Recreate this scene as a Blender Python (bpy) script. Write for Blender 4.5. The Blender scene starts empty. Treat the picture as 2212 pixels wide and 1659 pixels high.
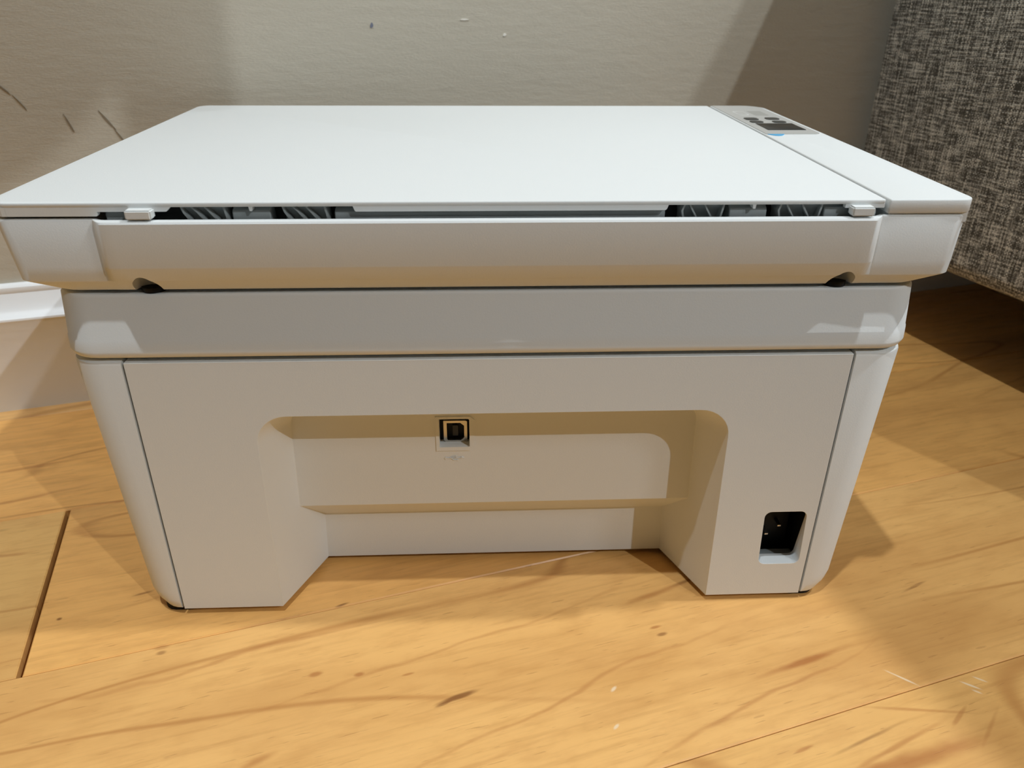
import bpy, bmesh, math, random
from mathutils import Vector, Matrix
random.seed(7)
scene = bpy.context.scene
COL = scene.collection
PI = math.pi

# ------------------------------------------------------------------ camera
# world frame: X along the back wall, Y towards the wall, Z up; metres
cam_d = bpy.data.cameras.new('camera')
cam_d.sensor_fit = 'HORIZONTAL'; cam_d.sensor_width = 36.0
cam_d.lens = 1661.0 / 2212.0 * 36.0
cam_d.clip_start = 0.01; cam_d.clip_end = 50
cam_d.dof.use_dof = True; cam_d.dof.focus_distance = 0.33; cam_d.dof.aperture_fstop = 18
cam = bpy.data.objects.new('camera', cam_d); COL.objects.link(cam)
cam.matrix_world = Matrix(((0.94917062, 0.13938645, -0.28221719, -0.08207878),
                           (-0.31468643, 0.43986966, -0.84112255, -0.26878869),
                           (0.0068977, 0.88717873, 0.46137438, 0.26739796),
                           (0, 0, 0, 1)))
scene.camera = cam

# ------------------------------------------------------------------ light and exposure
w = bpy.data.worlds.new('world'); scene.world = w; w.use_nodes = True
w.node_tree.nodes['Background'].inputs[0].default_value = (0.9, 0.95, 1.0, 1)
w.node_tree.nodes['Background'].inputs[1].default_value = 0.0
scene.view_settings.view_transform = 'Standard'
scene.view_settings.look = 'None'
scene.view_settings.gamma = 1.0
scene.view_settings.use_curve_mapping = False
scene.view_settings.exposure = -1.10
scene.cycles.max_bounces = 4; scene.cycles.diffuse_bounces = 4; scene.cycles.glossy_bounces = 2
scene.cycles.use_adaptive_sampling = True; scene.cycles.adaptive_threshold = 0.1
CEIL = 2.45
def ceiling_lamp(x, y, energy, size=0.035, color=(0.87, 0.945, 1.0)):
    d = bpy.data.lights.new('ceiling_lamp', 'AREA'); d.shape = 'DISK'; d.size = size
    d.energy = energy; d.color = color
    o = bpy.data.objects.new('ceiling_lamp', d); COL.objects.link(o); o.location = (x, y, CEIL - 0.012)
    return o
LAMPS = [(-0.35, -0.36, 45, 0.05), (1.20, -2.50, 100, 0.035), (1.42, -0.40, 81, 0.08)]
for lx, ly, le, ls in LAMPS:
    ceiling_lamp(lx, ly, le, ls)
rd = bpy.data.lights.new('added_fill_light', 'POINT'); rd.energy = 14; rd.shadow_soft_size = 0.09; rd.color = (0.90, 0.955, 1.0)  # added unseen fill light, brightens the right of the printer back
ro_ = bpy.data.objects.new('added_fill_light', rd); COL.objects.link(ro_); ro_.location = (0.70, -0.86, 0.92)

# ------------------------------------------------------------------ helpers
def link(name, mesh, mat=None, parent=None, label=None, category=None, group=None, kind=None, loc=None):
    o = bpy.data.objects.new(name, mesh); COL.objects.link(o)
    if mat is not None and not mesh.materials: mesh.materials.append(mat)
    if parent is not None: o.parent = parent
    if loc is not None: o.location = loc
    if label: o['label'] = label
    if category: o['category'] = category
    if group: o['group'] = group
    if kind: o['kind'] = kind
    return o

def finish(bm, name, smooth=35, recalc=True):
    if recalc: bmesh.ops.recalc_face_normals(bm, faces=bm.faces)
    me = bpy.data.meshes.new(name); bm.to_mesh(me); bm.free()
    if smooth:
        for p in me.polygons: p.use_smooth = True
        me.set_sharp_from_angle(angle=math.radians(smooth))
    return me

def bevel_mod(o, width, seg=2, angle=35):
    m = o.modifiers.new('bevel', 'BEVEL'); m.width = width; m.segments = seg
    m.limit_method = 'ANGLE'; m.angle_limit = math.radians(angle); m.harden_normals = False
    return o

def box_bm(bm, x0, x1, y0, y1, z0, z1, taper=None):
    vs = []
    for z in (z0, z1):
        for x, y in ((x0, y0), (x1, y0), (x1, y1), (x0, y1)):
            vs.append(bm.verts.new((x, y, z)))
    f = [(0, 3, 2, 1), (4, 5, 6, 7), (0, 1, 5, 4), (1, 2, 6, 5), (2, 3, 7, 6), (3, 0, 4, 7)]
    for q in f: bm.faces.new([vs[i] for i in q])
    return vs

def box(name, x0, x1, y0, y1, z0, z1, mat, parent=None, bev=0, seg=2, **k):
    bm = bmesh.new(); box_bm(bm, x0, x1, y0, y1, z0, z1)
    if bev:
        bmesh.ops.bevel(bm, geom=list(bm.edges), offset=bev, segments=seg, profile=0.5, affect='EDGES')
    return link(name, finish(bm, name), mat, parent, **k)

def arc(cx, cy, r, a0, a1, n):
    return [(cx + r * math.cos(a0 + (a1 - a0) * i / n), cy + r * math.sin(a0 + (a1 - a0) * i / n)) for i in range(n + 1)]

def rrect(x0, x1, y0, y1, r, n=6):
    if not isinstance(r, (tuple, list)): r = (r,) * 4
    p = []
    p += arc(x0 + r[0], y0 + r[0], r[0], PI, 1.5 * PI, n)
    p += arc(x1 - r[1], y0 + r[1], r[1], 1.5 * PI, 2 * PI, n)
    p += arc(x1 - r[2], y1 - r[2], r[2], 0, 0.5 * PI, n)
    p += arc(x0 + r[3], y1 - r[3], r[3], 0.5 * PI, PI, n)
    return p

def loft(bm, rings, cap0=True, cap1=True):
    R = [[bm.verts.new(p) for p in ring] for ring in rings]
    n = len(R[0])
    for a, b in zip(R[:-1], R[1:]):
        for i in range(n):
            j = (i + 1) % n
            try: bm.faces.new((a[i], a[j], b[j], b[i]))
            except ValueError: pass
    if cap0: bm.faces.new(R[0][::-1])
    if cap1: bm.faces.new(R[-1])
    return R

def prism(bm, pts, axis, a, b):
    """extrude a 2-D outline along an axis: axis 'y' pts are (x,z); 'z' pts are (x,y); 'x' pts are (y,z)"""
    def P(p, t):
        return {'y': (p[0], t, p[1]), 'z': (p[0], p[1], t), 'x': (t, p[0], p[1])}[axis]
    loft(bm, [[P(p, a) for p in pts], [P(p, b) for p in pts]])

def fill_face(bm, loops, y):
    """flat face in the plane y with outer loop and holes; returns the vertex loops"""
    V, E = [], []
    for lp in loops:
        vs = [bm.verts.new((x, y, z)) for x, z in lp]
        V.append(vs)
        for i in range(len(vs)):
            E.append(bm.edges.new((vs[i], vs[(i + 1) % len(vs)])))
    bmesh.ops.triangle_fill(bm, use_beauty=True, use_dissolve=False, edges=E)
    return V

def empty(name, loc=(0, 0, 0), rz=0, **k):
    o = bpy.data.objects.new(name, None); COL.objects.link(o); o.location = loc; o.rotation_euler = (0, 0, rz)
    o.empty_display_size = 0.05
    for a, b in k.items(): o[a] = b
    return o

# ------------------------------------------------------------------ materials
class N:
    def __init__(s, name):
        s.m = bpy.data.materials.new(name); s.m.use_nodes = True
        s.t = s.m.node_tree; s.b = s.t.nodes['Principled BSDF']
    def n(s, typ, **k):
        o = s.t.nodes.new(typ)
        for a, b in k.items(): setattr(o, a, b)
        return o
    def l(s, a, b): s.t.links.new(a, b)
    def put(s, sock, v):
        if isinstance(v, bpy.types.NodeSocket): s.l(v, sock)
        else: sock.default_value = v
    def math(s, op, a, b=0.0, c=None, clamp=False):
        o = s.n('ShaderNodeMath', operation=op, use_clamp=clamp)
        s.put(o.inputs[0], a); s.put(o.inputs[1], b)
        if c is not None: s.put(o.inputs[2], c)
        return o.outputs[0]
    def vmath(s, op, a, b=(0, 0, 0)):
        o = s.n('ShaderNodeVectorMath', operation=op); s.put(o.inputs[0], a); s.put(o.inputs[1], b); return o.outputs[0]
    def noise(s, vec, scale=1.0, detail=4, rough=0.5, dist=0.0):
        o = s.n('ShaderNodeTexNoise'); s.put(o.inputs['Vector'], vec)
        o.inputs['Scale'].default_value = scale; o.inputs['Detail'].default_value = detail
        o.inputs['Roughness'].default_value = rough; o.inputs['Distortion'].default_value = dist
        return o.outputs[0]
    def ramp(s, v, lo, hi, a=0.0, b=1.0, smooth=True):
        o = s.n('ShaderNodeMapRange', interpolation_type='SMOOTHSTEP' if smooth else 'LINEAR')
        s.put(o.inputs[0], v); o.inputs[1].default_value = lo; o.inputs[2].default_value = hi
        o.inputs[3].default_value = a; o.inputs[4].default_value = b
        return o.outputs[0]
    def mix(s, f, a, b, mode='MIX'):
        o = s.n('ShaderNodeMix', data_type='RGBA', blend_type=mode)
        s.put(o.inputs[0], f); s.put(o.inputs[6], a); s.put(o.inputs[7], b); return o.outputs[2]
    def bump(s, h, strength=0.2, dist=0.001):
        o = s.n('ShaderNodeBump'); s.put(o.inputs['Height'], h)
        o.inputs['Strength'].default_value = strength; o.inputs['Distance'].default_value = dist
        s.l(o.outputs[0], s.b.inputs['Normal'])
    def coord(s, which='Object'): return s.n('ShaderNodeTexCoord').outputs[which]
    def pos(s): return s.n('ShaderNodeNewGeometry').outputs['Position']
    def base(s, c, rough=0.5, spec=0.5, metal=0.0):
        s.put(s.b.inputs['Base Color'], c); s.put(s.b.inputs['Roughness'], rough)
        s.b.inputs['Specular IOR Level'].default_value = spec; s.b.inputs['Metallic'].default_value = metal
        return s

def rgb(r, g, b):
    f = lambda c: (c / 255 / 12.92) if c / 255 <= 0.04045 else ((c / 255 + 0.055) / 1.055) ** 2.4
    return (f(r), f(g), f(b), 1)

def plastic(name, col, rough=0.5, grain=0.06, spec=0.35):
    m = N(name).base(col, rough, spec)
    if grain: m.bump(m.noise(m.coord(), 1500, 2), grain, 0.0004)
    return m.m

M_WHITE = plastic('white_printer_plastic', rgb(226, 229, 228), 0.5, 0.09)
M_HINGE = plastic('grey_hinge_plastic', rgb(150, 156, 156), 0.5, 0.05)
M_DGREY = plastic('dark_grey_plastic', rgb(62, 62, 62), 0.5, 0)
M_BLACK = plastic('black_plastic', rgb(10, 10, 11), 0.55, 0)
M_RUBBER = plastic('black_rubber', rgb(16, 15, 14), 0.8, 0)
M_PLATE = plastic('grey_control_plate', rgb(190, 189, 184), 0.35, 0)
M_SCREEN = plastic('dark_display_glass', rgb(52, 52, 50), 0.25, 0)
M_BUTTON = plastic('dark_grey_button', rgb(74, 74, 71), 0.4, 0)
M_PRINT = plastic('pale_grey_print', rgb(222, 222, 218), 0.4, 0)
M_PATCH = plastic('grey_icon_print', rgb(168, 167, 161), 0.4, 0)
M_METAL = N('connector_metal').base(rgb(205, 200, 190), 0.35, 0.5, 1.0).m
M_LED = N('blue_status_light').base(rgb(95, 178, 222), 0.3).m
lb = M_LED.node_tree.nodes['Principled BSDF']
lb.inputs['Emission Color'].default_value = rgb(50, 160, 230); lb.inputs['Emission Strength'].default_value = 0.25

# painted wall: eggshell paint with rolled orange-peel and horizontal brush drag
mw = N('greige_wall_paint')
c = mw.pos()
st = mw.vmath('MULTIPLY', c, (1.0, 1.0, 3.2))
n1 = mw.noise(st, 60, 3, 0.55); n2 = mw.noise(st, 420, 2, 0.6); n3 = mw.noise(c, 9, 1)
mw.base(mw.mix(n3, rgb(193, 186, 170), rgb(198, 191, 175)), 0.55, 0.3)
mw.bump(mw.math('ADD', mw.math('MULTIPLY', n1, 1.2), mw.math('MULTIPLY', n2, 0.5)), 0.24, 0.0012)
M_WALL = mw.m
mt = N('white_trim_paint')
mt.base(rgb(242, 244, 245), 0.35, 0.5); mt.bump(mt.noise(mt.vmath('MULTIPLY', mt.pos(), (0.15, 1, 1)), 260, 3), 0.15, 0.0006)
M_TRIM = mt.m
M_CEIL = N('white_ceiling_paint').base(rgb(214, 211, 205), 0.9, 0.1).m
M_SCUFF = N('dark_scuff').base(rgb(140, 129, 112), 0.7, 0.1).m
M_SPECK = N('blue_grey_speck').base(rgb(122, 126, 142), 0.7, 0.1).m
M_DAB = N('pale_paint_dab').base(rgb(240, 236, 226), 0.5, 0.3).m
M_GAP = N('dark_joint').base(rgb(70, 44, 20), 0.8, 0.1).m

# maple floor
mf = N('maple_floor_board')
P = mf.pos()
oi = mf.n('ShaderNodeObjectInfo').outputs['Random']
off = mf.n('ShaderNodeCombineXYZ'); mf.put(off.inputs[0], mf.math('MULTIPLY', oi, 37.0)); mf.put(off.inputs[1], mf.math('MULTIPLY', oi, 91.0)); mf.put(off.inputs[2], mf.math('MULTIPLY', oi, 13.0))
Q = mf.vmath('ADD', P, off.outputs[0])
fl = mf.noise(mf.vmath('MULTIPLY', Q, (1.6, 7.5, 1)), 1.0, 2.5, 0.45, 0.4)          # broad figure
rings = mf.math('PINGPONG', mf.math('MULTIPLY', fl, 9.0), 0.5)                          # contour lines of it
line = mf.ramp(rings, 0.0, 0.055, 1.0, 0.0)
lmask = mf.ramp(mf.noise(mf.vmath('MULTIPLY', Q, (4, 9, 1)), 1.0, 2), 0.36, 0.56)
fib = mf.noise(mf.vmath('MULTIPLY', Q, (22, 420, 1)), 1.0, 3, 0.6)
blot = mf.noise(mf.vmath('MULTIPLY', Q, (5, 17, 1)), 1.0, 4, 0.55, 0.6)
pore = mf.ramp(mf.noise(mf.vmath('MULTIPLY', Q, (75, 800, 1)), 1.0, 2, 0.5), 0.665, 0.73)
tone = mf.mix(oi, rgb(240, 194, 126), rgb(235, 182, 108))
tone = mf.mix(1.0, tone, mf.n('ShaderNodeObjectInfo').outputs['Color'], 'MULTIPLY')
c1 = mf.mix(mf.ramp(blot, 0.40, 0.80), tone, rgb(212, 158, 92))
c1 = mf.mix(mf.math('MULTIPLY', mf.math('MULTIPLY', line, lmask), 0.6), c1, rgb(180, 120, 62))
c1 = mf.mix(mf.math('MULTIPLY', mf.ramp(fib, 0.45, 0.75), 0.28), c1, rgb(184, 130, 72))
mot = mf.noise(mf.vmath('MULTIPLY', Q, (45, 150, 1)), 1.0, 4, 0.6)
c1 = mf.mix(mf.math('MULTIPLY', mf.ramp(mot, 0.42, 0.72), 0.30), c1, rgb(196, 140, 78))
c1 = mf.mix(mf.math('MULTIPLY', pore, 0.24), c1, rgb(128, 78, 36))
wob = mf.math('MULTIPLY', mf.math('SUBTRACT', mf.noise(mf.vmath('MULTIPLY', P, (60, 160, 1)), 1.0, 2), 0.5), 1.3)
wn = mf.n('ShaderNodeTexNoise'); mf.l(mf.vmath('MULTIPLY', P, (9, 16, 1)), wn.inputs['Vector']); wn.inputs['Scale'].default_value = 1.0; wn.inputs['Detail'].default_value = 3
PW_ = mf.vmath('ADD', P, mf.vmath('MULTIPLY', mf.vmath('SUBTRACT', wn.outputs['Color'], (0.5, 0.5, 0.5)), (0.0, 0.030, 0.0)))
def streak(x, y, a, b, ang, col, amt, soft=0.55):
    global c1
    mp = mf.n('ShaderNodeMapping', vector_type='TEXTURE'); mf.l(PW_ if a > 0.03 else P, mp.inputs[0])
    mp.inputs[1].default_value = (x, y, 0); mp.inputs[2].default_value = (0, 0, math.radians(ang)); mp.inputs[3].default_value = (a, b, 1)
    ln = mf.n('ShaderNodeVectorMath', operation='LENGTH'); mf.l(mp.outputs[0], ln.inputs[0])
    k = mf.ramp(mf.math('ADD', ln.outputs['Value'], wob), 1.0 - soft, 1.0 + soft, amt, 0.0)
    c1 = mf.mix(k, c1, col)
BR = rgb(168, 100, 48); DK = rgb(116, 64, 28); PW = rgb(238, 214, 180)
for s in [(0.1207, -0.0757, 0.019, 0.0016, 3, BR, 0.75, 0.7), (-0.0303, -0.0464, 0.0075, 0.0011, 6, DK, 0.75), (-0.037, -0.048, 0.003, 0.0006, 10, DK, 0.5),
          (0.0686, -0.0414, 0.0022, 0.0009, 0, DK, 0.6), (0.0676, -0.0365, 0.0025, 0.0008, 0, BR, 0.6), (-0.0867, -0.0157, 0.0026, 0.0012, 0, BR, 0.6),
          (-0.0685, -0.0216, 0.0018, 0.0009, 0, BR, 0.6), (-0.048, -0.028, 0.0022, 0.0005, 0, BR, 0.5), (0.112, -0.133, 0.036, 0.0035, 9, BR, 0.5, 0.9), (0.100, -0.130, 0.016, 0.0016, 4, BR, 0.45, 0.8),
          (0.140, -0.131, 0.022, 0.0026, -3, BR, 0.5, 0.9), (0.165, -0.1195, 0.006, 0.0008, 25, BR, 0.4), (0.128, -0.1235, 0.02, 0.0009, 8, BR, 0.5, 0.8),
          (0.120, -0.117, 0.014, 0.0007, 6, DK, 0.5, 0.8), (0.093, -0.113, 0.004, 0.0008, 5, BR, 0.5), (0.150, -0.112, 0.018, 0.0007, -22, BR, 0.45, 0.8), (0.172, -0.128, 0.010, 0.0007, 30, BR, 0.3, 0.8),
          (0.1564, -0.0968, 0.0060, 0.00055, -55, PW, 0.8), (0.1814, -0.1088, 0.0036, 0.0005, -50, PW, 0.8),
          (0.188, -0.1075, 0.0026, 0.0004, -50, PW, 0.7), (0.1815, -0.1125, 0.0018, 0.0005, -50, PW, 0.7), (0.034, -0.063, 0.0016, 0.0007, 30, PW, 0.8), (0.027, -0.0805, 0.0014, 0.0006, 30, PW, 0.8),
          (-0.07, 0.0235, 0.0032, 0.0007, 8, DK, 0.7), (0.098, -0.013, 0.008, 0.0009, 8, DK, 0.6, 0.8), (0.080, -0.016, 0.016, 0.0014, 8, BR, 0.5, 0.8),
          (-0.162, 0.0615, 0.004, 0.0008, 5, DK, 0.6), (-0.151, 0.018, 0.0020, 0.0011, 0, DK, 0.5), (-0.151, 0.0215, 0.003, 0.0012, 0, BR, 0.4), (-0.198, 0.055, 0.0012, 0.0009, 0, DK, 0.8),
          (-0.240, 0.170, 0.04, 0.0016, 6, BR, 0.45, 0.8), (-0.24, 0.115, 0.016, 0.0012, -8, BR, 0.5, 0.8), (-0.235, 0.203, 0.03, 0.0014, 3, BR, 0.45, 0.8), (-0.262, 0.135, 0.02, 0.0012, 8, DK, 0.4, 0.8),
          (0.205, -0.052, 0.008, 0.0008, 10, DK, 0.4), (-0.113, -0.052, 0.006, 0.0016, 14, BR, 0.5, 0.8), (-0.018, -0.018, 0.09, 0.0008, 5, BR, 0.28, 0.9), (0.02, -0.058, 0.075, 0.0008, 9, BR, 0.34, 0.9),
          (-0.09, -0.082, 0.06, 0.0011, 5, BR, 0.4, 0.9), (0.09, -0.088, 0.05, 0.0008, 11, BR, 0.4, 0.9), (-0.12, 0.006, 0.06, 0.0010, 3, BR, 0.35, 0.9)]:
    streak(*s)
rg = mf.ramp(mf.noise(mf.vmath('MULTIPLY', P, (30, 60, 1)), 1.0, 3), 0.3, 0.7, 0.34, 0.46)
mf.base(c1, rg, 0.4)
mf.bump(mf.math('ADD', fib, mf.math('MULTIPLY', pore, -1.0)), 0.12, 0.0004)
M_FLOOR = mf.m

# tweed upholstery (woven in the Y-Z plane of the arm panel, X-Y on the seat)
ms = N('grey_tweed_fabric')
oc = ms.coord()
def weave(uv_h, uv_v):
    return ms.noise(oc_map(uv_h), 1.0, 2, 0.55), ms.noise(oc_map(uv_v), 1.0, 2, 0.55)
def oc_map(sc): return ms.vmath('MULTIPLY', oc, sc)
hx = ms.noise(oc_map((55, 55, 620)), 1.0, 2, 0.6)
vx = ms.noise(oc_map((620, 620, 50)), 1.0, 2, 0.6)
sx = ms.n('ShaderNodeSeparateXYZ'); ms.l(oc, sx.inputs[0])
PT = 2 * PI / 0.0024
wy = ms.math('SINE', ms.math('MULTIPLY', ms.math('ADD', sx.outputs[1], sx.outputs[0]), PT))
wz = ms.math('SINE', ms.math('MULTIPLY', sx.outputs[2], PT))
over = ms.ramp(ms.math('MULTIPLY', wy, wz), -0.5, 0.5)
fine = ms.noise(oc, 900, 2)
thr = ms.math('ADD', ms.math('MULTIPLY', over, hx), ms.math('MULTIPLY', ms.math('SUBTRACT', 1.0, over), vx))
col = ms.mix(ms.ramp(ms.math('ADD', ms.math('MULTIPLY', thr, 0.85), ms.math('MULTIPLY', fine, 0.2)), 0.45, 0.68), rgb(78, 75, 67), rgb(238, 234, 222))
ms.base(col, 0.95, 0.1)
ms.b.inputs['Sheen Weight'].default_value = 0.15
ms.bump(ms.math('ADD', ms.math('MULTIPLY', ms.math('ABSOLUTE', ms.math('MULTIPLY', wy, wz)), 0.8), thr), 0.6, 0.0008)
M_FABRIC = ms.m
M_LEG = N('dark_stained_wood').base(rgb(44, 30, 20), 0.5).m

# ------------------------------------------------------------------ room shell
X0, X1, Y0, Y1 = -2.6, 3.2, -5.0, 0.30
floor = box('floor', X0, X1, Y0, Y1, -0.06, -0.0125, M_GAP, kind='structure', label='light maple plank floor under the printer')
M_DARK_WALL = N('bounce_darkened_wall').base(rgb(88, 80, 71), 0.7, 0.2).m  # unseen walls coloured dark to reduce bounce around the printer
def wall(name, a, label, mat=None): return box(name, *a, mat or M_WALL, kind='structure', label=label)
wall_back = wall('wall_back', (X0, X1, Y1, Y1 + 0.1, -0.06, CEIL + .1), 'greige painted wall behind the printer')
wall('wall_left', (X0 - 0.1, X0, Y0, Y1, -0.06, CEIL), 'left side wall, coloured dark to cut bounce light', M_DARK_WALL)
wall('wall_right', (X1, X1 + 0.1, Y0, Y1, -0.06, CEIL), 'side wall behind the sofa, coloured dark to cut bounce light', M_DARK_WALL)
wall('wall_front', (X0, X1, Y0 - 0.1, Y0, -0.06, CEIL), 'wall behind the viewer, coloured dark to cut bounce light', M_DARK_WALL)
box('ceiling', X0, X1, Y0, Y1, CEIL, CEIL + 0.1, M_CEIL, kind='structure', label='plain white ceiling')

# baseboard profile (y,z), extruded along the wall
yb = Y1
prof = [(yb, 0.0), (yb - 0.014, 0.0), (yb - 0.014, 0.0645), (yb - 0.0145, 0.0655), (yb - 0.0143, 0.0668), (yb - 0.0125, 0.0676),
        (yb - 0.0112, 0.069)]
for i in range(1, 9):
    t = i / 8
    prof.append((yb - 0.0112 + 0.0066 * t ** 0.8, 0.069 + 0.0125 * t ** 1.25))
prof += [(yb - 0.0048, 0.0822), (yb - 0.0052, 0.0838), (yb - 0.0049, 0.0856), (yb - 0.0038, 0.0869), (yb - 0.0022, 0.0874), (yb, 0.0875)]
bm = bmesh.new(); prism(bm, prof, 'x', X0, X1)
link('baseboard_back', finish(bm, 'baseboard_back', 30), M_TRIM, kind='structure', label='white moulded baseboard along the back wall')

# scuffs and dabs on the wall, thin raised or smeared paint
def wall_mark(name, x, z, L, W, ang, mat):
    bm = bmesh.new(); pts = []
    for i in range(14):
        a = 2 * PI * i / 14; k = 1 + 0.25 * math.sin(3 * a + x * 40)
        pts.append((L / 2 * math.cos(a) * k, W / 2 * math.sin(a)))
    ca, sa = math.cos(ang), math.sin(ang)
    pts = [(x + u * ca - v * sa, z + u * sa + v * ca) for u, v in pts]
    prism(bm, pts, 'y', Y1 - 0.00035, Y1 + 0.0004)
    link(name, finish(bm, name), mat, wall_back)
for a in [(0.0076, 0.2422, 0.0032, 0.002, 1.3, M_SPECK), (-0.1874, 0.187, 0.011, 0.0011, -1.25, M_SCUFF), (-0.1655, 0.1885, 0.013, 0.0013, -1.0, M_SCUFF),
          (-0.1600, 0.1785, 0.010, 0.0010, -1.05, M_SCUFF), (-0.2185, 0.209, 0.009, 0.0009, -0.8, M_SCUFF), (-0.2115, 0.2005, 0.010, 0.0007, -1.0, M_SCUFF)]:
    wall_mark('scuff_mark', *a)
for a in [(0.0719, 0.2455, 0.0058, 0.0010, 0.0, M_DAB), (0.1012, 0.2356, 0.0026, 0.0018, 0.4, M_DAB)]:
    wall_mark('paint_dab', *a)

# floor boards: each a child of the floor
BW, SEAM = 0.1252, 0.0224
def board_mesh(L, Wd):
    bm = bmesh.new(); box_bm(bm, -L / 2, L / 2, -Wd / 2, Wd / 2, -0.012, 0)
    e = [x for x in bm.edges if all(abs(v.co.z) < 1e-6 for v in x.verts)]
    bmesh.ops.bevel(bm, geom=e, offset=0.0006, segments=1, affect='EDGES')
    return finish(bm, 'floor_board', 20)
k0 = math.floor((Y0 - SEAM) / BW)
row = k0
while SEAM + row * BW < Y1:
    ya = max(SEAM + row * BW, Y0 + 0.001); yc = min(SEAM + (row + 1) * BW, Y1 - 0.001)
    if yc - ya < 0.004: row += 1; continue
    cuts = [X0 + 0.001]
    if row == 0: cuts += [-1.15, -0.2085, 0.92]
    elif row == -1: cuts += [-0.95, 0.62, 1.5]
    elif row == -2: cuts += [-0.6, 0.75, 1.6]
    elif row == 1: cuts += [-0.75, 0.60, 1.4]
    elif row == 2: cuts += [-1.2, -0.02, 1.0]
    else:
        x = X0 + random.uniform(0.5, 1.3)
        while x < X1 - 0.3: cuts.append(x); x += random.uniform(1.1, 1.5)
    cuts.append(X1 - 0.001)
    for a, b in zip(cuts[:-1], cuts[1:]):
        g = 0.00125 if row == 0 and (abs(a + 0.2085) < 1e-6) else 0.0002
        h = 0.00125 if row == 0 and (abs(b + 0.2085) < 1e-6) else 0.0002
        a2, b2 = a + g, b - h
        me = board_mesh(b2 - a2, yc - ya - 0.0003)
        fb = link('floor_board', me, M_FLOOR, floor, loc=((a2 + b2) / 2, (ya + yc) / 2, 0))
        fb.color = {(0, 1): (0.93, 0.92, 0.85, 1), (1, 1): (1.13, 1.06, 0.97, 1), (0, 2): (1.04, 1.0, 0.97, 1), (-1, 1): (1.0, 0.955, 0.90, 1), (-2, 1): (0.96, 0.91, 0.82, 1)}.get(
            (row, cuts.index(a)), (random.uniform(0.97, 1.05), random.uniform(0.93, 1.0), random.uniform(0.80, 0.95), 1))
    row += 1

# ------------------------------------------------------------------ sofa
sofa = empty('tweed_sofa', (0.413, -0.28, 0), label='grey tweed sofa against the wall to the right of the printer', category='sofa')
def soft_block(name, x0, x1, y0, y1, z0, z1, r, mat, parent, seg=5):
    bm = bmesh.new(); box_bm(bm, x0, x1, y0, y1, z0, z1)
    bmesh.ops.bevel(bm, geom=list(bm.edges), offset=r, segments=seg, profile=0.5, affect='EDGES')
    return link(name, finish(bm, name, 60), mat, parent)
SD = 0.562   # front-to-back size along Y (rear edge touches the baseboard)
soft_block('arm', 0, 0.15, 0, SD, 0.070, 0.50, 0.014, M_FABRIC, sofa)
box('under_sofa_darkener', 0.03, 1.07, 0.03, SD - 0.03, 0.066, 0.0705, M_RUBBER, sofa)  # added dark sheet that deepens the darkness beneath the sofa
soft_block('seat_base', 0.151, 0.95, 0.012, SD, 0.072, 0.27, 0.012, M_FABRIC, sofa)
soft_block('seat_cushion', 0.153, 0.948, 0.0, SD - 0.12, 0.271, 0.40, 0.03, M_FABRIC, sofa)
soft_block('back_cushion', 0.153, 0.948, SD - 0.118, SD - 0.002, 0.272, 0.72, 0.03, M_FABRIC, sofa)
soft_block('arm', 0.951, 1.10, 0, SD, 0.070, 0.50, 0.014, M_FABRIC, sofa)
for lx in (0.24, 0.86):
    for ly in (0.08, SD - 0.08):
        bm = bmesh.new()
        loft(bm, [[(lx + sx_ * s_, ly + sy_ * s_, z) for sx_, sy_ in ((-1, -1), (1, -1), (1, 1), (-1, 1))] for z, s_ in ((0, 0.017), (0.0705, 0.024))])
        link('leg', finish(bm, 'leg'), M_LEG, sofa)

# ------------------------------------------------------------------ added unseen blockers that cast the upper-left wall shadows
M_BLOCKER = N('light_blocker_black').base(rgb(34, 33, 32), 0.6, 0.3).m
def add_blocker(x, y, prof_, label):
    root = empty('shadow_blocker', (x, y, prof_[0][1]), label=label, category='blocker')
    z0 = prof_[0][1]; bm = bmesh.new()
    loft(bm, [[(r * math.cos(2 * PI * k / 28), r * math.sin(2 * PI * k / 28), z - z0) for k in range(28)] for r, z in prof_])
    link('blocker_body', finish(bm, 'blocker_body', 40), M_BLOCKER, root)
    zt = prof_[-1][1]; bm = bmesh.new()
    loft(bm, [[(0.003 * math.cos(2 * PI * k / 8), 0.003 * math.sin(2 * PI * k / 8), z - z0) for k in range(8)] for z in (zt, CEIL)])
    link('blocker_cord', finish(bm, 'blocker_cord'), M_BLOCKER, root)
    bm = bmesh.new()
    loft(bm, [[(r * math.cos(2 * PI * k / 20), r * math.sin(2 * PI * k / 20), z - z0) for k in range(20)] for r, z in ((0.05, CEIL), (0.05, CEIL - 0.02), (0.01, CEIL - 0.03))])
    link('blocker_mount', finish(bm, 'blocker_mount'), M_BLOCKER, root)
add_blocker(0.257, -0.50, [(0.022, 0.828), (0.023, 0.84), (0.023, 1.15), (0.012, 1.17)], 'added narrow black tube out of view, casting a wall shadow')
add_blocker(0.320, -0.80, [(0.079 * math.sin(a_) + 0.004, 1.146 - 0.079 * math.cos(a_)) for a_ in [PI * (0.06 + 0.92 * i / 12) for i in range(13)]], 'added round black globe out of view, casting a wall shadow')

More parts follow.
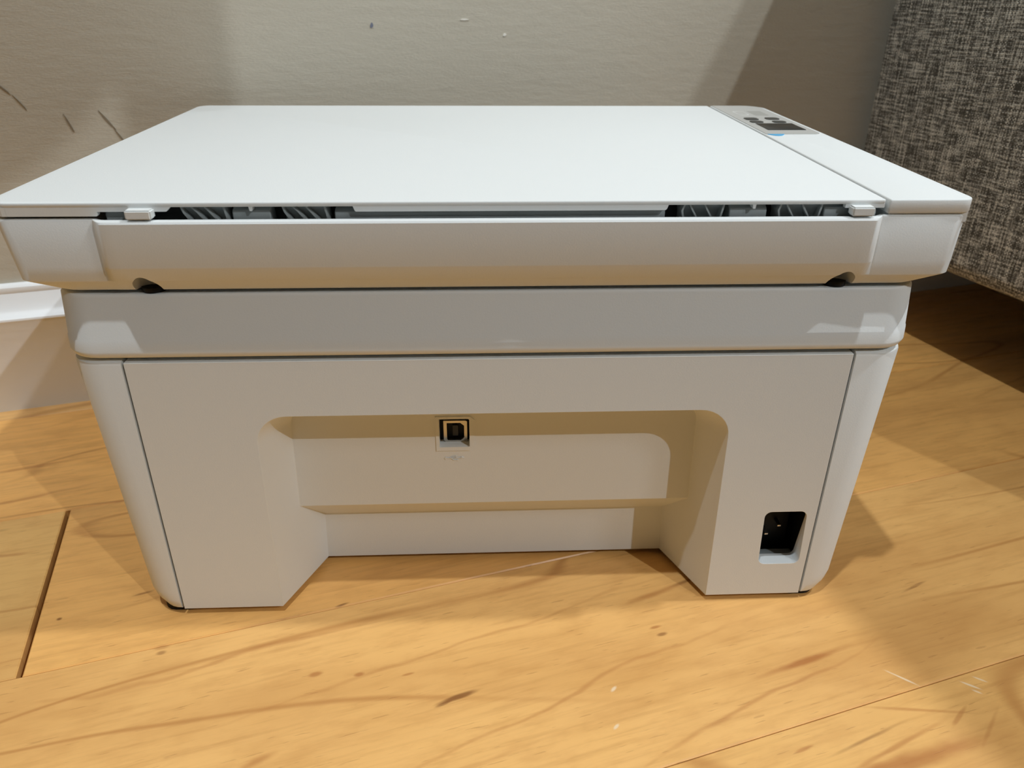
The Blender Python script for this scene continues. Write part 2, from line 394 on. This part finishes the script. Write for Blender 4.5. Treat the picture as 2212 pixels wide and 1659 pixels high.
# ------------------------------------------------------------------ added dark sheet out of view, cuts floor bounce onto the printer
mr = N('dark_bounce_absorber'); mr.base(mr.mix(mr.noise(mr.pos(), 500, 2), rgb(38, 35, 34), rgb(56, 52, 50)), 1.0, 0.05); mr.bump(mr.noise(mr.pos(), 900, 2), 0.8, 0.003)
M_ABSORBER = mr.m
bm = bmesh.new(); pts = rrect(-2.4, 0.38, -4.6, -0.205, 0.02, 4)
loft(bm, [[(x, y, 0.0003) for x, y in pts], [(x, y, 0.007) for x, y in pts], [(x * 0.999 - 0.001, y * 0.999 - 0.001, 0.009) for x, y in pts]])
link('bounce_absorber', finish(bm, 'bounce_absorber', 40), M_ABSORBER, label='added dark charcoal sheet out of view that cuts floor bounce', category='absorber')

# ------------------------------------------------------------------ printer (own axes: x along its back, y away from camera)
printer = empty('printer', (0, 0, 0), -math.radians(15.8),
                label='white all-in-one laser printer with its back turned, standing on the maple floor', category='printer')
H = 0.1978
CXB = 0.0015
# --- lower body
def body_ring(z, hw, y0, y1, r, nl, nr, yn):
    a, b = CXB - hw, CXB + hw
    p = arc(a + r, y0 + r, r, PI, 1.5 * PI, 7)
    p += [(nl, y0), (nl, yn), (nr, yn), (nr, y0)]
    p += arc(b - r, y0 + r, r, 1.5 * PI, 2 * PI, 7)
    p += arc(b - r, y1 - r, r, 0, 0.5 * PI, 7)
    p += arc(a + r, y1 - r, r, 0.5 * PI, PI, 7)
    return [(x, y, z) for x, y in p]
NL, NR, YN = -0.1480, 0.1502, 0.044
bm = bmesh.new()
loft(bm, [body_ring(0.0032, 0.1575, 0.0012, 0.222, 0.008, NL, NR, YN),
          body_ring(0.0042, 0.1595, 0.0002, 0.223, 0.010, NL, NR, YN),
          body_ring(0.0085, 0.1645, 0.0, 0.224, 0.0135, NL, NR, YN),
          body_ring(0.0130, 0.1662, 0.0, 0.225, 0.0145, NL, NR, YN),
          body_ring(0.1315, 0.1722, 0.0, 0.225, 0.0145, NL, NR, YN),
          body_ring(0.1327, 0.1719, 0.0003, 0.2247, 0.0143, NL, NR, YN),
          body_ring(0.1333, 0.1708, 0.0014, 0.2236, 0.0132, NL, NR, YN)])
o = link('lower_body', finish(bm, 'lower_body', 40), M_WHITE, printer)
# --- rubber feet
for fx in (-0.1495, 0.1500):
    for fy in (0.016, 0.200):
        bm = bmesh.new(); pts = rrect(fx - 0.009, fx + 0.009, fy - 0.013, fy + 0.013, 0.006, 4)
        loft(bm, [[(x, y, 0.0002) for x, y in pts], [(x, y, 0.0034) for x, y in pts]])
        link('rubber_foot', finish(bm, 'rubber_foot'), M_RUBBER, printer, label='black rubber foot')
# --- rear door with cable recess
DL, DR, ZB, ZT = -0.1469, 0.1491, 0.0034, 0.1328
YP, YL = 0.0215, 0.0355
RZT = 0.1073
fa = 8
front_l = arc(-0.0862, RZT - 0.0135, 0.0135, PI, 0.5 * PI, fa)      # left arc, bottom to top
front_r = arc(0.0882, RZT - 0.0135, 0.0135, 0.5 * PI, 0, fa)
front = [(-0.1007, ZB)] + front_l + front_r + [(0.1030, ZB)]
BZT = 0.1000
back_l = arc(-0.0908 + 0.0085, BZT - 0.0105, 0.0085, PI, 0.5 * PI, fa)
back_r = arc(0.0938 - 0.0085, BZT - 0.0105, 0.0085, 0.5 * PI, 0, fa)
back_l = [(x, z + 0.002 * i / fa) for i, (x, z) in enumerate(back_l)]
back_r = [(x, z + 0.002 * (fa - i) / fa) for i, (x, z) in enumerate(back_r)]
bm = bmesh.new()
sock = rrect(0.1255, 0.1452, 0.0222, 0.0527, 0.0032, 5)
sock = [(x - 0.0006 + 0.0012 * (0.0527 - z) / 0.03, z) for x, z in sock]
outer = [(DL, ZB), (DL, ZT), (DR, ZT), (DR, ZB)] + front[::-1]
V = fill_face(bm, [outer, sock], 0.0)
ov, sv = V
fv = ov[4:][::-1]                                                   # front lip vertices, left bottom -> right bottom
# outer flanks of the door
rim = [ov[0], ov[1], ov[2], ov[3]]
rb = [bm.verts.new((v.co.x, 0.042, v.co.z)) for v in rim]
for i in range(3):
    bm.faces.new((rim[i], rim[i + 1], rb[i + 1], rb[i]))
# socket hole collar
sb2 = [bm.verts.new((v.co.x, 0.0072 if v.co.z < 0.0255 else 0.0016, v.co.z)) for v in sv]
for i in range(len(sv)):
    bm.faces.new((sv[i], sv[(i + 1) % len(sv)], sb2[(i + 1) % len(sv)], sb2[i]))
# recess: curved top and side walls
bk = [bm.verts.new((x, YP, z)) for x, z in back_l + back_r]
for i in range(len(bk) - 1):
    bm.faces.new((fv[i + 1], fv[i + 2], bk[i + 1], bk[i]))
ZS, ZC = 0.0460, 0.0310
pl_, pr_ = bm.verts.new((-0.0920, YP, ZS)), bm.verts.new((0.0950, YP, ZS))
cl_, cr_ = bm.verts.new((-0.0840, YL, ZC)), bm.verts.new((0.0866, YL, ZC))
dl_, dr_ = bm.verts.new((-0.0850, YL, ZB)), bm.verts.new((0.0878, YL, ZB))
bm.faces.new((fv[0], fv[1], bk[0], pl_)); bm.faces.new((fv[0], pl_, cl_, dl_))
bm.faces.new((fv[-1], fv[-2], bk[-1], pr_)); bm.faces.new((fv[-1], pr_, cr_, dr_))
bm.faces.new((pl_, pr_, cr_, cl_)); bm.faces.new((cl_, cr_, dr_, dl_))
# upper recess panel with the port hole
ux0, ux1, uz0, uz1 = -0.0247, -0.0103, 0.0774, 0.0929
hole = [(ux0, uz0), (ux1, uz0), (ux1, uz1), (ux0, uz1)]
lp = [pl_] + bk + [pr_]
edges = []
for i in range(len(lp)):
    a, b = lp[i], lp[(i + 1) % len(lp)]
    e = bm.edges.get((a, b)) or bm.edges.new((a, b)); edges.append(e)
hv = [bm.verts.new((x, YP, z)) for x, z in hole]
for i in range(4): edges.append(bm.edges.new((hv[i], hv[(i + 1) % 4])))
bmesh.ops.triangle_fill(bm, use_beauty=True, use_dissolve=False, edges=edges)
hb = [bm.verts.new((v.co.x, YP + 0.0068, v.co.z)) for v in hv]
for i in range(4): bm.faces.new((hv[i], hv[(i + 1) % 4], hb[(i + 1) % 4], hb[i]))
# underside
bm.faces.new([rb[0], rim[0], fv[0], dl_, dr_, fv[-1], rim[3], rb[3]])
door = link('rear_door', finish(bm, 'rear_door', 32), M_WHITE, printer, label='rear cover with a wide cable recess')
bevel_mod(door, 0.0005, 2, 32)

# --- port in the recess
bm = bmesh.new()
fo = [(-0.0260, 0.0757), (-0.0106, 0.0757), (-0.0083, 0.0778), (-0.0083, 0.0920), (-0.0103, 0.0938), (-0.0260, 0.0938)]
fi = [(-0.0247, 0.0768), (-0.0111, 0.0768), (-0.0096, 0.0783), (-0.0096, 0.0915), (-0.0108, 0.0929), (-0.0247, 0.0929)]
ui = 0.0003; fi = [(ux0 + ui, uz0 + ui), (ux1 - 0.0008, uz0 + ui), (ux1 - ui, uz0 + 0.0008), (ux1 - ui, uz1 - 0.0008), (ux1 - 0.0008, uz1 - ui), (ux0 + ui, uz1 - ui)]
A = [bm.verts.new((x, YP + 0.0002, z)) for x, z in fo]; B = [bm.verts.new((x, YP - 0.0004, z)) for x, z in fo]
Cc = [bm.verts.new((x, YP - 0.0004, z)) for x, z in fi]; D = [bm.verts.new((x, YP + 0.0066, z)) for x, z in fi]
for i in range(6):
    j = (i + 1) % 6
    bm.faces.new((A[i], A[j], B[j], B[i])); bm.faces.new((B[i], B[j], Cc[j], Cc[i])); bm.faces.new((Cc[i], Cc[j], D[j], D[i]))
link('port_frame', finish(bm, 'port_frame', 30, False), M_WHITE, door)
box('port_cavity', ux0 - 0.001, ux1 + 0.001, YP + 0.0068, YP + 0.012, uz0 - 0.003, uz1 + 0.001, M_BLACK, door, label='black port cavity')
yc_ = YP + 0.0066
so = [(-0.0226, 0.0793), (-0.0220, 0.0781), (-0.0208, 0.0775), (-0.0128, 0.0775), (-0.0120, 0.0779), (-0.0116, 0.0788), (-0.0116, 0.0885), (-0.0226, 0.0885)]
si = [(-0.0211, 0.0790), (-0.0210, 0.0787), (-0.0207, 0.0785), (-0.0145, 0.0785), (-0.0138, 0.0792), (-0.0131, 0.0799), (-0.0131, 0.0862), (-0.0148, 0.0877)]
so = [(-0.0226, 0.0787), (-0.0217, 0.0777), (-0.0126, 0.0777), (-0.0117, 0.0786), (-0.0117, 0.0886), (-0.0125, 0.0890), (-0.0226, 0.0890), (-0.0226, 0.0880)]
si = [(-0.0211, 0.0792), (-0.0206, 0.0786), (-0.0146, 0.0786), (-0.0131, 0.0800), (-0.0131, 0.0863), (-0.0148, 0.0878), (-0.0211, 0.0878), (-0.0211, 0.0870)]
bm = bmesh.new()
A = [bm.verts.new((x, yc_, z)) for x, z in so]; B = [bm.verts.new((x, yc_ - 0.0022, z)) for x, z in so]
Cc = [bm.verts.new((x, yc_ - 0.0022, z)) for x, z in si]; D = [bm.verts.new((x, yc_, z)) for x, z in si]
for i in range(8):
    j = (i + 1) % 8
    bm.faces.new((A[i], A[j], B[j], B[i])); bm.faces.new((B[i], B[j], Cc[j], Cc[i])); bm.faces.new((Cc[i], Cc[j], D[j], D[i]))
link('port_shell', finish(bm, 'port_shell', 30, False), M_METAL, door, label='metal connector shell')
box('port_tongue', -0.0184, -0.0159, yc_ - 0.0018, yc_ + 0.001, 0.0808, 0.0862, M_DGREY, door)

# embossed trident symbol under the port
def tube(bm, pts, r, n=6):
    rings = []
    for i, p in enumerate(pts):
        p = Vector(p); d = (Vector(pts[min(i + 1, len(pts) - 1)]) - Vector(pts[max(i - 1, 0)])).normalized()
        u = Vector((0, 1, 0)); v = d.cross(u).normalized()
        rings.append([p + (u * math.cos(2 * PI * k / n) + v * math.sin(2 * PI * k / n)) * r for k in range(n)])
    loft(bm, rings)
bm = bmesh.new(); ys = YP - 0.0002
tx, tz = -0.0218, 0.0716
tube(bm, [(tx, ys, tz), (tx + 0.0074, ys, tz + 0.0002)], 0.00016)
tube(bm, [(tx + 0.0018, ys, tz), (tx + 0.0028, ys, tz + 0.0008), (tx + 0.0046, ys, tz + 0.0009)], 0.00016)
tube(bm, [(tx + 0.0024, ys, tz), (tx + 0.0036, ys, tz - 0.0010), (tx + 0.0052, ys, tz - 0.0011)], 0.00016)
for cx_, cz_, q in ((tx, tz, 0.0006), (tx + 0.0048, tz + 0.0009, 0.00045)):
    prism(bm, [(cx_ + q * math.cos(a * PI / 5), cz_ + q * math.sin(a * PI / 5)) for a in range(10)], 'y', YP - 0.0003, YP + 0.0001)
prism(bm, [(tx + 0.0072, tz - 0.0004), (tx + 0.0085, tz + 0.0002), (tx + 0.0072, tz + 0.0008)], 'y', YP - 0.0003, YP + 0.0001)
prism(bm, [(tx + 0.0050, tz - 0.0015), (tx + 0.0058, tz - 0.0015), (tx + 0.0058, tz - 0.0007), (tx + 0.0050, tz - 0.0007)], 'y', YP - 0.0003, YP + 0.0001)
link('port_symbol', finish(bm, 'port_symbol'), M_WHITE, door, label='embossed trident port symbol')

# --- power inlet
bm = bmesh.new()
box_bm(bm, 0.1235, 0.1470, 0.0017, 0.032, 0.0185, 0.0560)
bmesh.ops.delete(bm, geom=[f for f in bm.faces if f.normal.y < -0.5 or all(abs(v.co.y - 0.0017) < 1e-6 for v in f.verts)], context='FACES')
link('power_inlet', finish(bm, 'power_inlet', 30, False), M_BLACK, door, label='black power inlet')
box('inlet_core', 0.1285, 0.1445, 0.0155, 0.031, 0.0200, 0.0500, M_BLACK, door, 0.001)
box('inlet_ledge', 0.1240, 0.1465, 0.0076, 0.013, 0.0190, 0.0205, M_HINGE, door, 0.0004)
for px, pz in ((0.1378, 0.0365), (0.1322, 0.0317)):
    box('inlet_pin', px - 0.0009, px + 0.0009, 0.0105, 0.017, pz - 0.0005, pz + 0.0005, M_METAL, door, 0.0002)

# --- upper body band
def band_ring(z, hw, y0, r=0.0145):
    return [(x, y, z) for x, y in rrect(CXB - hw, CXB + hw, y0, 0.2255, r, 8)]
bm = bmesh.new()
loft(bm, [band_ring(0.1348, 0.1706, 0.0010, 0.0135), band_ring(0.1353, 0.1719, 0.0000), band_ring(0.1374, 0.1727, -0.0007),
          band_ring(0.1378, 0.1727, -0.0006), band_ring(0.1425, 0.1724, -0.0006), band_ring(0.1428, 0.1722, -0.0004),
          band_ring(0.1605, 0.1707, -0.0001), band_ring(0.1616, 0.1700, 0.0006, 0.014)])
link('upper_body', finish(bm, 'upper_body', 50), M_WHITE, printer)
box('body_neck', -0.158, 0.161, 0.012, 0.215, 0.1600, 0.1660, M_BLACK, printer)

# --- scanner housing: corners at the lid's plane, middle standing proud, bevelled underside
XS = [-0.1432, -0.1428, -0.1420, -0.1410, -0.1400, -0.1388, -0.135, -0.10, -0.05, 0.0, 0.05, 0.10, 0.137, 0.1412, 0.1424, 0.1434, 0.1444, 0.1452, 0.1456]
def wgt(x):
    t = min(1, max(0, ((x + 0.1432) / 0.0044) if x < 0 else ((0.1456 - x) / 0.0044)))
    return math.sin(t * PI / 2)
def scan_ring(z, x0, x1, yc, ym, y1=0.2416, r=0.006):
    p = arc(x0 + r, yc + r, r, PI, 1.5 * PI, 6)
    p += [(x, yc + (ym - yc) * wgt(x)) for x in XS]
    p += arc(x1 - r, yc + r, r, 1.5 * PI, 2 * PI, 6)
    p += arc(x1 - r, y1 - r, r, 0, 0.5 * PI, 6) + arc(x0 + r, y1 - r, r, 0.5 * PI, PI, 6)
    return [(x, y, z) for x, y in p]
bm = bmesh.new()
rings_ = [scan_ring(0.1632, -0.1672, 0.1702, 0.0016, 0.0014, 0.232, 0.010),
          scan_ring(0.1637, -0.1682, 0.1712, 0.0009, 0.0007, 0.233, 0.010),
          scan_ring(0.1681, -0.1757, 0.1783, -0.0034, -0.0036, 0.2405, 0.007),
          scan_ring(0.1687, -0.1763, 0.1788, -0.0037, -0.0042, 0.241, 0.006),
          scan_ring(0.1742, -0.1770, 0.1793, -0.0038, -0.0076),
          scan_ring(0.1750, -0.1771, 0.1793, -0.0038, -0.0079),
          scan_ring(0.1910, -0.1792, 0.1798, -0.0040, -0.0082),
          scan_ring(0.1917, -0.1790, 0.1796, -0.0037, -0.0077),
          scan_ring(0.1919, -0.1785, 0.1791, -0.0032, -0.0070),
          scan_ring(0.1916, -0.1770, 0.1780, -0.0012, -0.0040, 0.240),
          scan_ring(0.1850, -0.1768, 0.1778, -0.0008, -0.0036, 0.2398)]
loft(bm, rings_)
scan = link('scanner_housing', finish(bm, 'scanner_housing', 28), M_WHITE, printer)
# two half-round notches cut into the underside
NOTCH = (-0.1305, 0.1366)
cut = []
for nx in NOTCH:
    bmc = bmesh.new()
    pts = [(nx + 0.0052 * math.cos(2 * PI * i / 32), 0.0006 + 0.0058 * math.sin(2 * PI * i / 32)) for i in range(32)]
    prism(bmc, pts, 'z', 0.150, 0.1800)
    co = link('cutter', finish(bmc, 'cutter', 0), None, printer); cut.append(co)
    b = scan.modifiers.new('notch', 'BOOLEAN'); b.operation = 'DIFFERENCE'; b.solver = 'EXACT'; b.object = co
bpy.context.view_layer.update()
dg = bpy.context.evaluated_depsgraph_get()
nm = bpy.data.meshes.new_from_object(scan.evaluated_get(dg)); scan.modifiers.clear(); old = scan.data; scan.data = nm
for p in nm.polygons: p.use_smooth = True
nm.set_sharp_from_angle(angle=math.radians(28))
for co in cut: bpy.data.objects.remove(co, do_unlink=True)
for nx in NOTCH:
    bm = bmesh.new()
    prism(bm, [(nx + 0.0046 * math.cos(2 * PI * i / 20), 0.0056 + 0.0046 * math.sin(2 * PI * i / 20)) for i in range(20)], 'z', 0.1617, 0.1636)
    link('hinge_pin', finish(bm, 'hinge_pin'), M_BLACK, scan, label='black pin end inside the notch')

# --- hinge hardware in the gap under the lid
box('hinge_tray', -0.139, 0.143, 0.0075, 0.0120, 0.1848, 0.1955, M_DGREY, scan, label='dark tray behind the hinges')
def ribbed(x0, x1, flip):
    y0, y1 = -0.0022, 0.0060
    bm = bmesh.new()
    prism(bm, [(y0 + 0.0035, 0.1851), (y1, 0.1851), (y1, 0.1958), (y0 + 0.0012, 0.1958), (y0 + 0.0030, 0.1935), (y0 + 0.0036, 0.1910)], 'x', x0 + 0.0004, x1 - 0.0004)
    o = link('ribbed_hinge', finish(bm, 'ribbed_hinge', 30), M_HINGE, scan)
    Wd = x1 - x0
    paths = [[(x0 + 0.0002, 0.1960), (x0 + 0.0010, 0.1935), (x0 + 0.0030, 0.1905)],
             [(x0 + Wd * 0.22, 0.1960), (x0 + Wd * 0.36, 0.1938), (x0 + Wd * 0.52, 0.1905)],
             [(x0 + Wd * 0.52, 0.1960), (x0 + Wd * 0.64, 0.1938), (x0 + Wd * 0.80, 0.1905)],
             [(x1 - 0.0008, 0.1960), (x1 - 0.0002, 0.1932), (x1 + 0.0003, 0.1905)]]
    if flip:
        paths[1] = [(x0 + Wd * 0.17, 0.1960), (x0 + Wd * 0.25, 0.1938), (x0 + Wd * 0.38, 0.1905)]
        paths[2] = [(x0 + Wd * 0.52, 0.1960), (x0 + Wd * 0.60, 0.1938), (x0 + Wd * 0.73, 0.1905)]
        paths[0] = [(x0 + 0.0010, 0.1960), (x0 + 0.0001, 0.1935), (x0 + 0.0008, 0.1905)]
        paths[3] = [(x1 - 0.0002, 0.1960), (x1 - 0.0007, 0.1935), (x1 - 0.0013, 0.1905)]
    for pth in paths:
        bm = bmesh.new(); t = 0.00035
        q = [(x - t, z) for x, z in pth] + [(x + t, z) for x, z in pth[::-1]]
        prism(bm, q, 'y', y0 - 0.0002, y1 - 0.001)
        link('rib', finish(bm, 'rib', 30), M_HINGE, o)
for a, b, fl in ((-0.1120, -0.0960, 0), (-0.0760, -0.0600, 0), (0.0700, 0.0858, 1), (0.1062, 0.1228, 1)):
    ribbed(a, b, fl)
def hblock(name, x0, x1, zt, y0=-0.0015, y1=0.0065):
    bm = bmesh.new()
    prism(bm, [(y0, 0.1851), (y1, 0.1851), (y1, zt), (y0 + 0.0022, zt), (y0 + 0.0004, zt - 0.0009), (y0, zt - 0.0016)], 'x', x0, x1)
    return bevel_mod(link(name, finish(bm, name, 30), M_HINGE, scan), 0.0004, 2)
hblock('hinge_block', -0.0942, -0.0805, 0.1950); hblock('hinge_block', 0.0880, 0.1022, 0.1950)
hblock('hinge_block', 0.1238, 0.1350, 0.1952); hblock('hinge_block', -0.1392, -0.1312, 0.1945)
hblock('hinge_bar', -0.0575, 0.0640, 0.1944)
hblock('hinge_block', 0.1405, 0.1440, 0.1943)
for a, b in ((-0.1299, -0.1208), (0.1322, 0.1404)):
    bm = bmesh.new(); box_bm(bm, a, b, -0.0078, -0.0030, 0.1924, 0.1958)
    bmesh.ops.bevel(bm, geom=list(bm.edges), offset=0.0005, segments=2, affect='EDGES')
    link('hinge_clip', finish(bm, 'hinge_clip', 40), M_WHITE, scan, label='white hinge clip')

# --- lid
LX0, LX1, LY0, LY1 = -0.1802, 0.1456, -0.0040, 0.2416
def plate(name, x0, x1, y0, y1, z0, z1, r, e, mat, parent):
    bm = bmesh.new()
    def rg_(ins, z):
        rr = [max(q - ins, 0.0001) for q in r]
        return [(x, y, z) for x, y in rrect(x0 + ins, x1 - ins, y0 + ins, y1 - ins, rr, 6)]
    loft(bm, [rg_(0.0002, z0), rg_(0, z0 + 0.0002), rg_(0, z1 - e), rg_(e * 0.3, z1 - e * 0.3), rg_(e, z1)])
    return link(name, finish(bm, name, 50), mat, parent)
lid = plate('lid', LX0, LX1, LY0, LY1, 0.1961, H, (0.008, 0.0008, 0.0008, 0.0075), 0.0005, M_WHITE, printer)
bm = bmesh.new()
zz = 0.1962
pr = [(-0.1740, zz), (-0.1740, 0.1929), (-0.1412, 0.1929), (-0.1408, 0.1933), (-0.1408, 0.1945), (-0.1165, 0.1945), (-0.1148, zz)]
prism(bm, pr, 'y', LY0 + 0.00005, LY0 + 0.0022)
pr = [(-0.0504, zz), (-0.0498, 0.1946), (-0.0494, 0.1942), (0.0634, 0.1942), (0.0639, 0.1946), (0.0645, zz)]
prism(bm, pr, 'y', LY0 + 0.00005, LY0 + 0.0022)
pr = [(0.1306, zz), (0.1306, 0.1947), (0.1452, 0.1947), (0.1454, 0.1949), (0.1454, zz)]
prism(bm, pr, 'y', LY0 + 0.00005, LY0 + 0.0022)
for tx_ in (-0.0868, 0.0965):
    prism(bm, [(tx_ - 0.0007, zz), (tx_ - 0.0004, 0.1945), (tx_ + 0.0004, 0.1945), (tx_ + 0.0007, zz)], 'y', LY0 + 0.0003, LY0 + 0.004)
ro = rrect(LX0, LX1, LY0, LY1, (0.008, 0.0008, 0.0008, 0.0075), 6)
ri = rrect(LX0 + 0.002, LX1 - 0.002, LY0 + 0.002, LY1 - 0.002, (0.006, 0.0005, 0.0005, 0.0055), 6)
# left and front skirt, left rear corner
n_ = len(ro); idx = list(range(14, 28)) + list(range(0, 7))
va = [[bm.verts.new((x, y, z)) for (x, y), z in ((ro[i], zz), (ro[i], 0.1929), (ri[i], 0.1929), (ri[i], zz))] for i in idx]
for a, b in zip(va[:-1], va[1:]):
    for k in range(4): bm.faces.new((a[k], b[k], b[(k + 1) % 4], a[(k + 1) % 4]))
link('lid_skirt', finish(bm, 'lid_skirt', 40), M_WHITE, lid)

# --- control panel strip on the right of the lid
PX0, PX1 = 0.1470, 0.1802
strip = plate('control_strip', PX0, PX1, LY0 - 0.0002, LY1, 0.1927, H, (0.0008, 0.0050, 0.012, 0.0006), 0.0006, M_WHITE, printer)
box('strip_foot', 0.1480, 0.1785, -0.0030, 0.2395, 0.1890, 0.1930, M_WHITE, strip)
bm = bmesh.new()
pl = rrect(0.1479, 0.1776, 0.1345, 0.2402, (0.0006, 0.0035, 0.0105, 0.0006), 5)
loft(bm, [[(x, y, H - 0.0003) for x, y in pl], [(x, y, H + 0.0003) for x, y in pl]])
cp = link('control_plate', finish(bm, 'control_plate', 40), M_PLATE, strip, label='grey control plate')
box('display_screen', 0.1528, 0.1738, 0.1460, 0.1675, H, H + 0.0006, M_SCREEN, strip, 0.0002, label='dark display window')
for a in ((0.1519, 0.1595, 0.1800, 0.1880), (0.1517, 0.1590, 0.1700, 0.1765), (0.1645, 0.1722, 0.1812, 0.1885), (0.1648, 0.1722, 0.1700, 0.1765)):
    bm = bmesh.new(); q = rrect(*a, 0.0022, 4)
    loft(bm, [[(x, y, H) for x, y in q], [(x, y, H + 0.0007) for x, y in q]])
    link('button', finish(bm, 'button', 40), M_BUTTON, strip)
bm = bmesh.new(); q0 = rrect(0.1530, 0.1600, 0.1990, 0.2150, 0.003, 5); q1 = rrect(0.1536, 0.1594, 0.1998, 0.2142, 0.0025, 5)
R0 = [[bm.verts.new((x, y, z)) for x, y in q] for q, z in ((q0, H + 0.0002), (q0, H + 0.0004), (q1, H + 0.0004), (q1, H + 0.0002))]
for a, b in zip(R0[:-1], R0[1:]):
    for i in range(len(q0)): bm.faces.new((a[i], a[(i + 1) % len(q0)], b[(i + 1) % len(q0)], b[i]))
link('key_outline', finish(bm, 'key_outline'), M_PRINT, strip)
box('icon_patch', 0.1630, 0.1715, 0.1980, 0.2160, H + 0.0002, H + 0.00035, M_PATCH, strip)
bm = bmesh.new()
q = [(0.1478, 0.1338)] + [(0.1478 + 0.0100 * t, 0.1338 - 0.0042 * math.sin(PI * (0.18 + 0.82 * t))) for t in [i / 10 for i in range(11)]] + [(0.1578, 0.1338)]
q = [(0.1484 + 0.0090 * i / 12, 0.1340 - 0.0046 * (1 - (2 * i / 12 - 1) ** 2)) for i in range(13)]
loft(bm, [[(x, y, H - 0.0002) for x, y in q], [(x, y, H + 0.0003) for x, y in q]])
link('status_light', finish(bm, 'status_light', 40), M_LED, strip, label='blue status light')
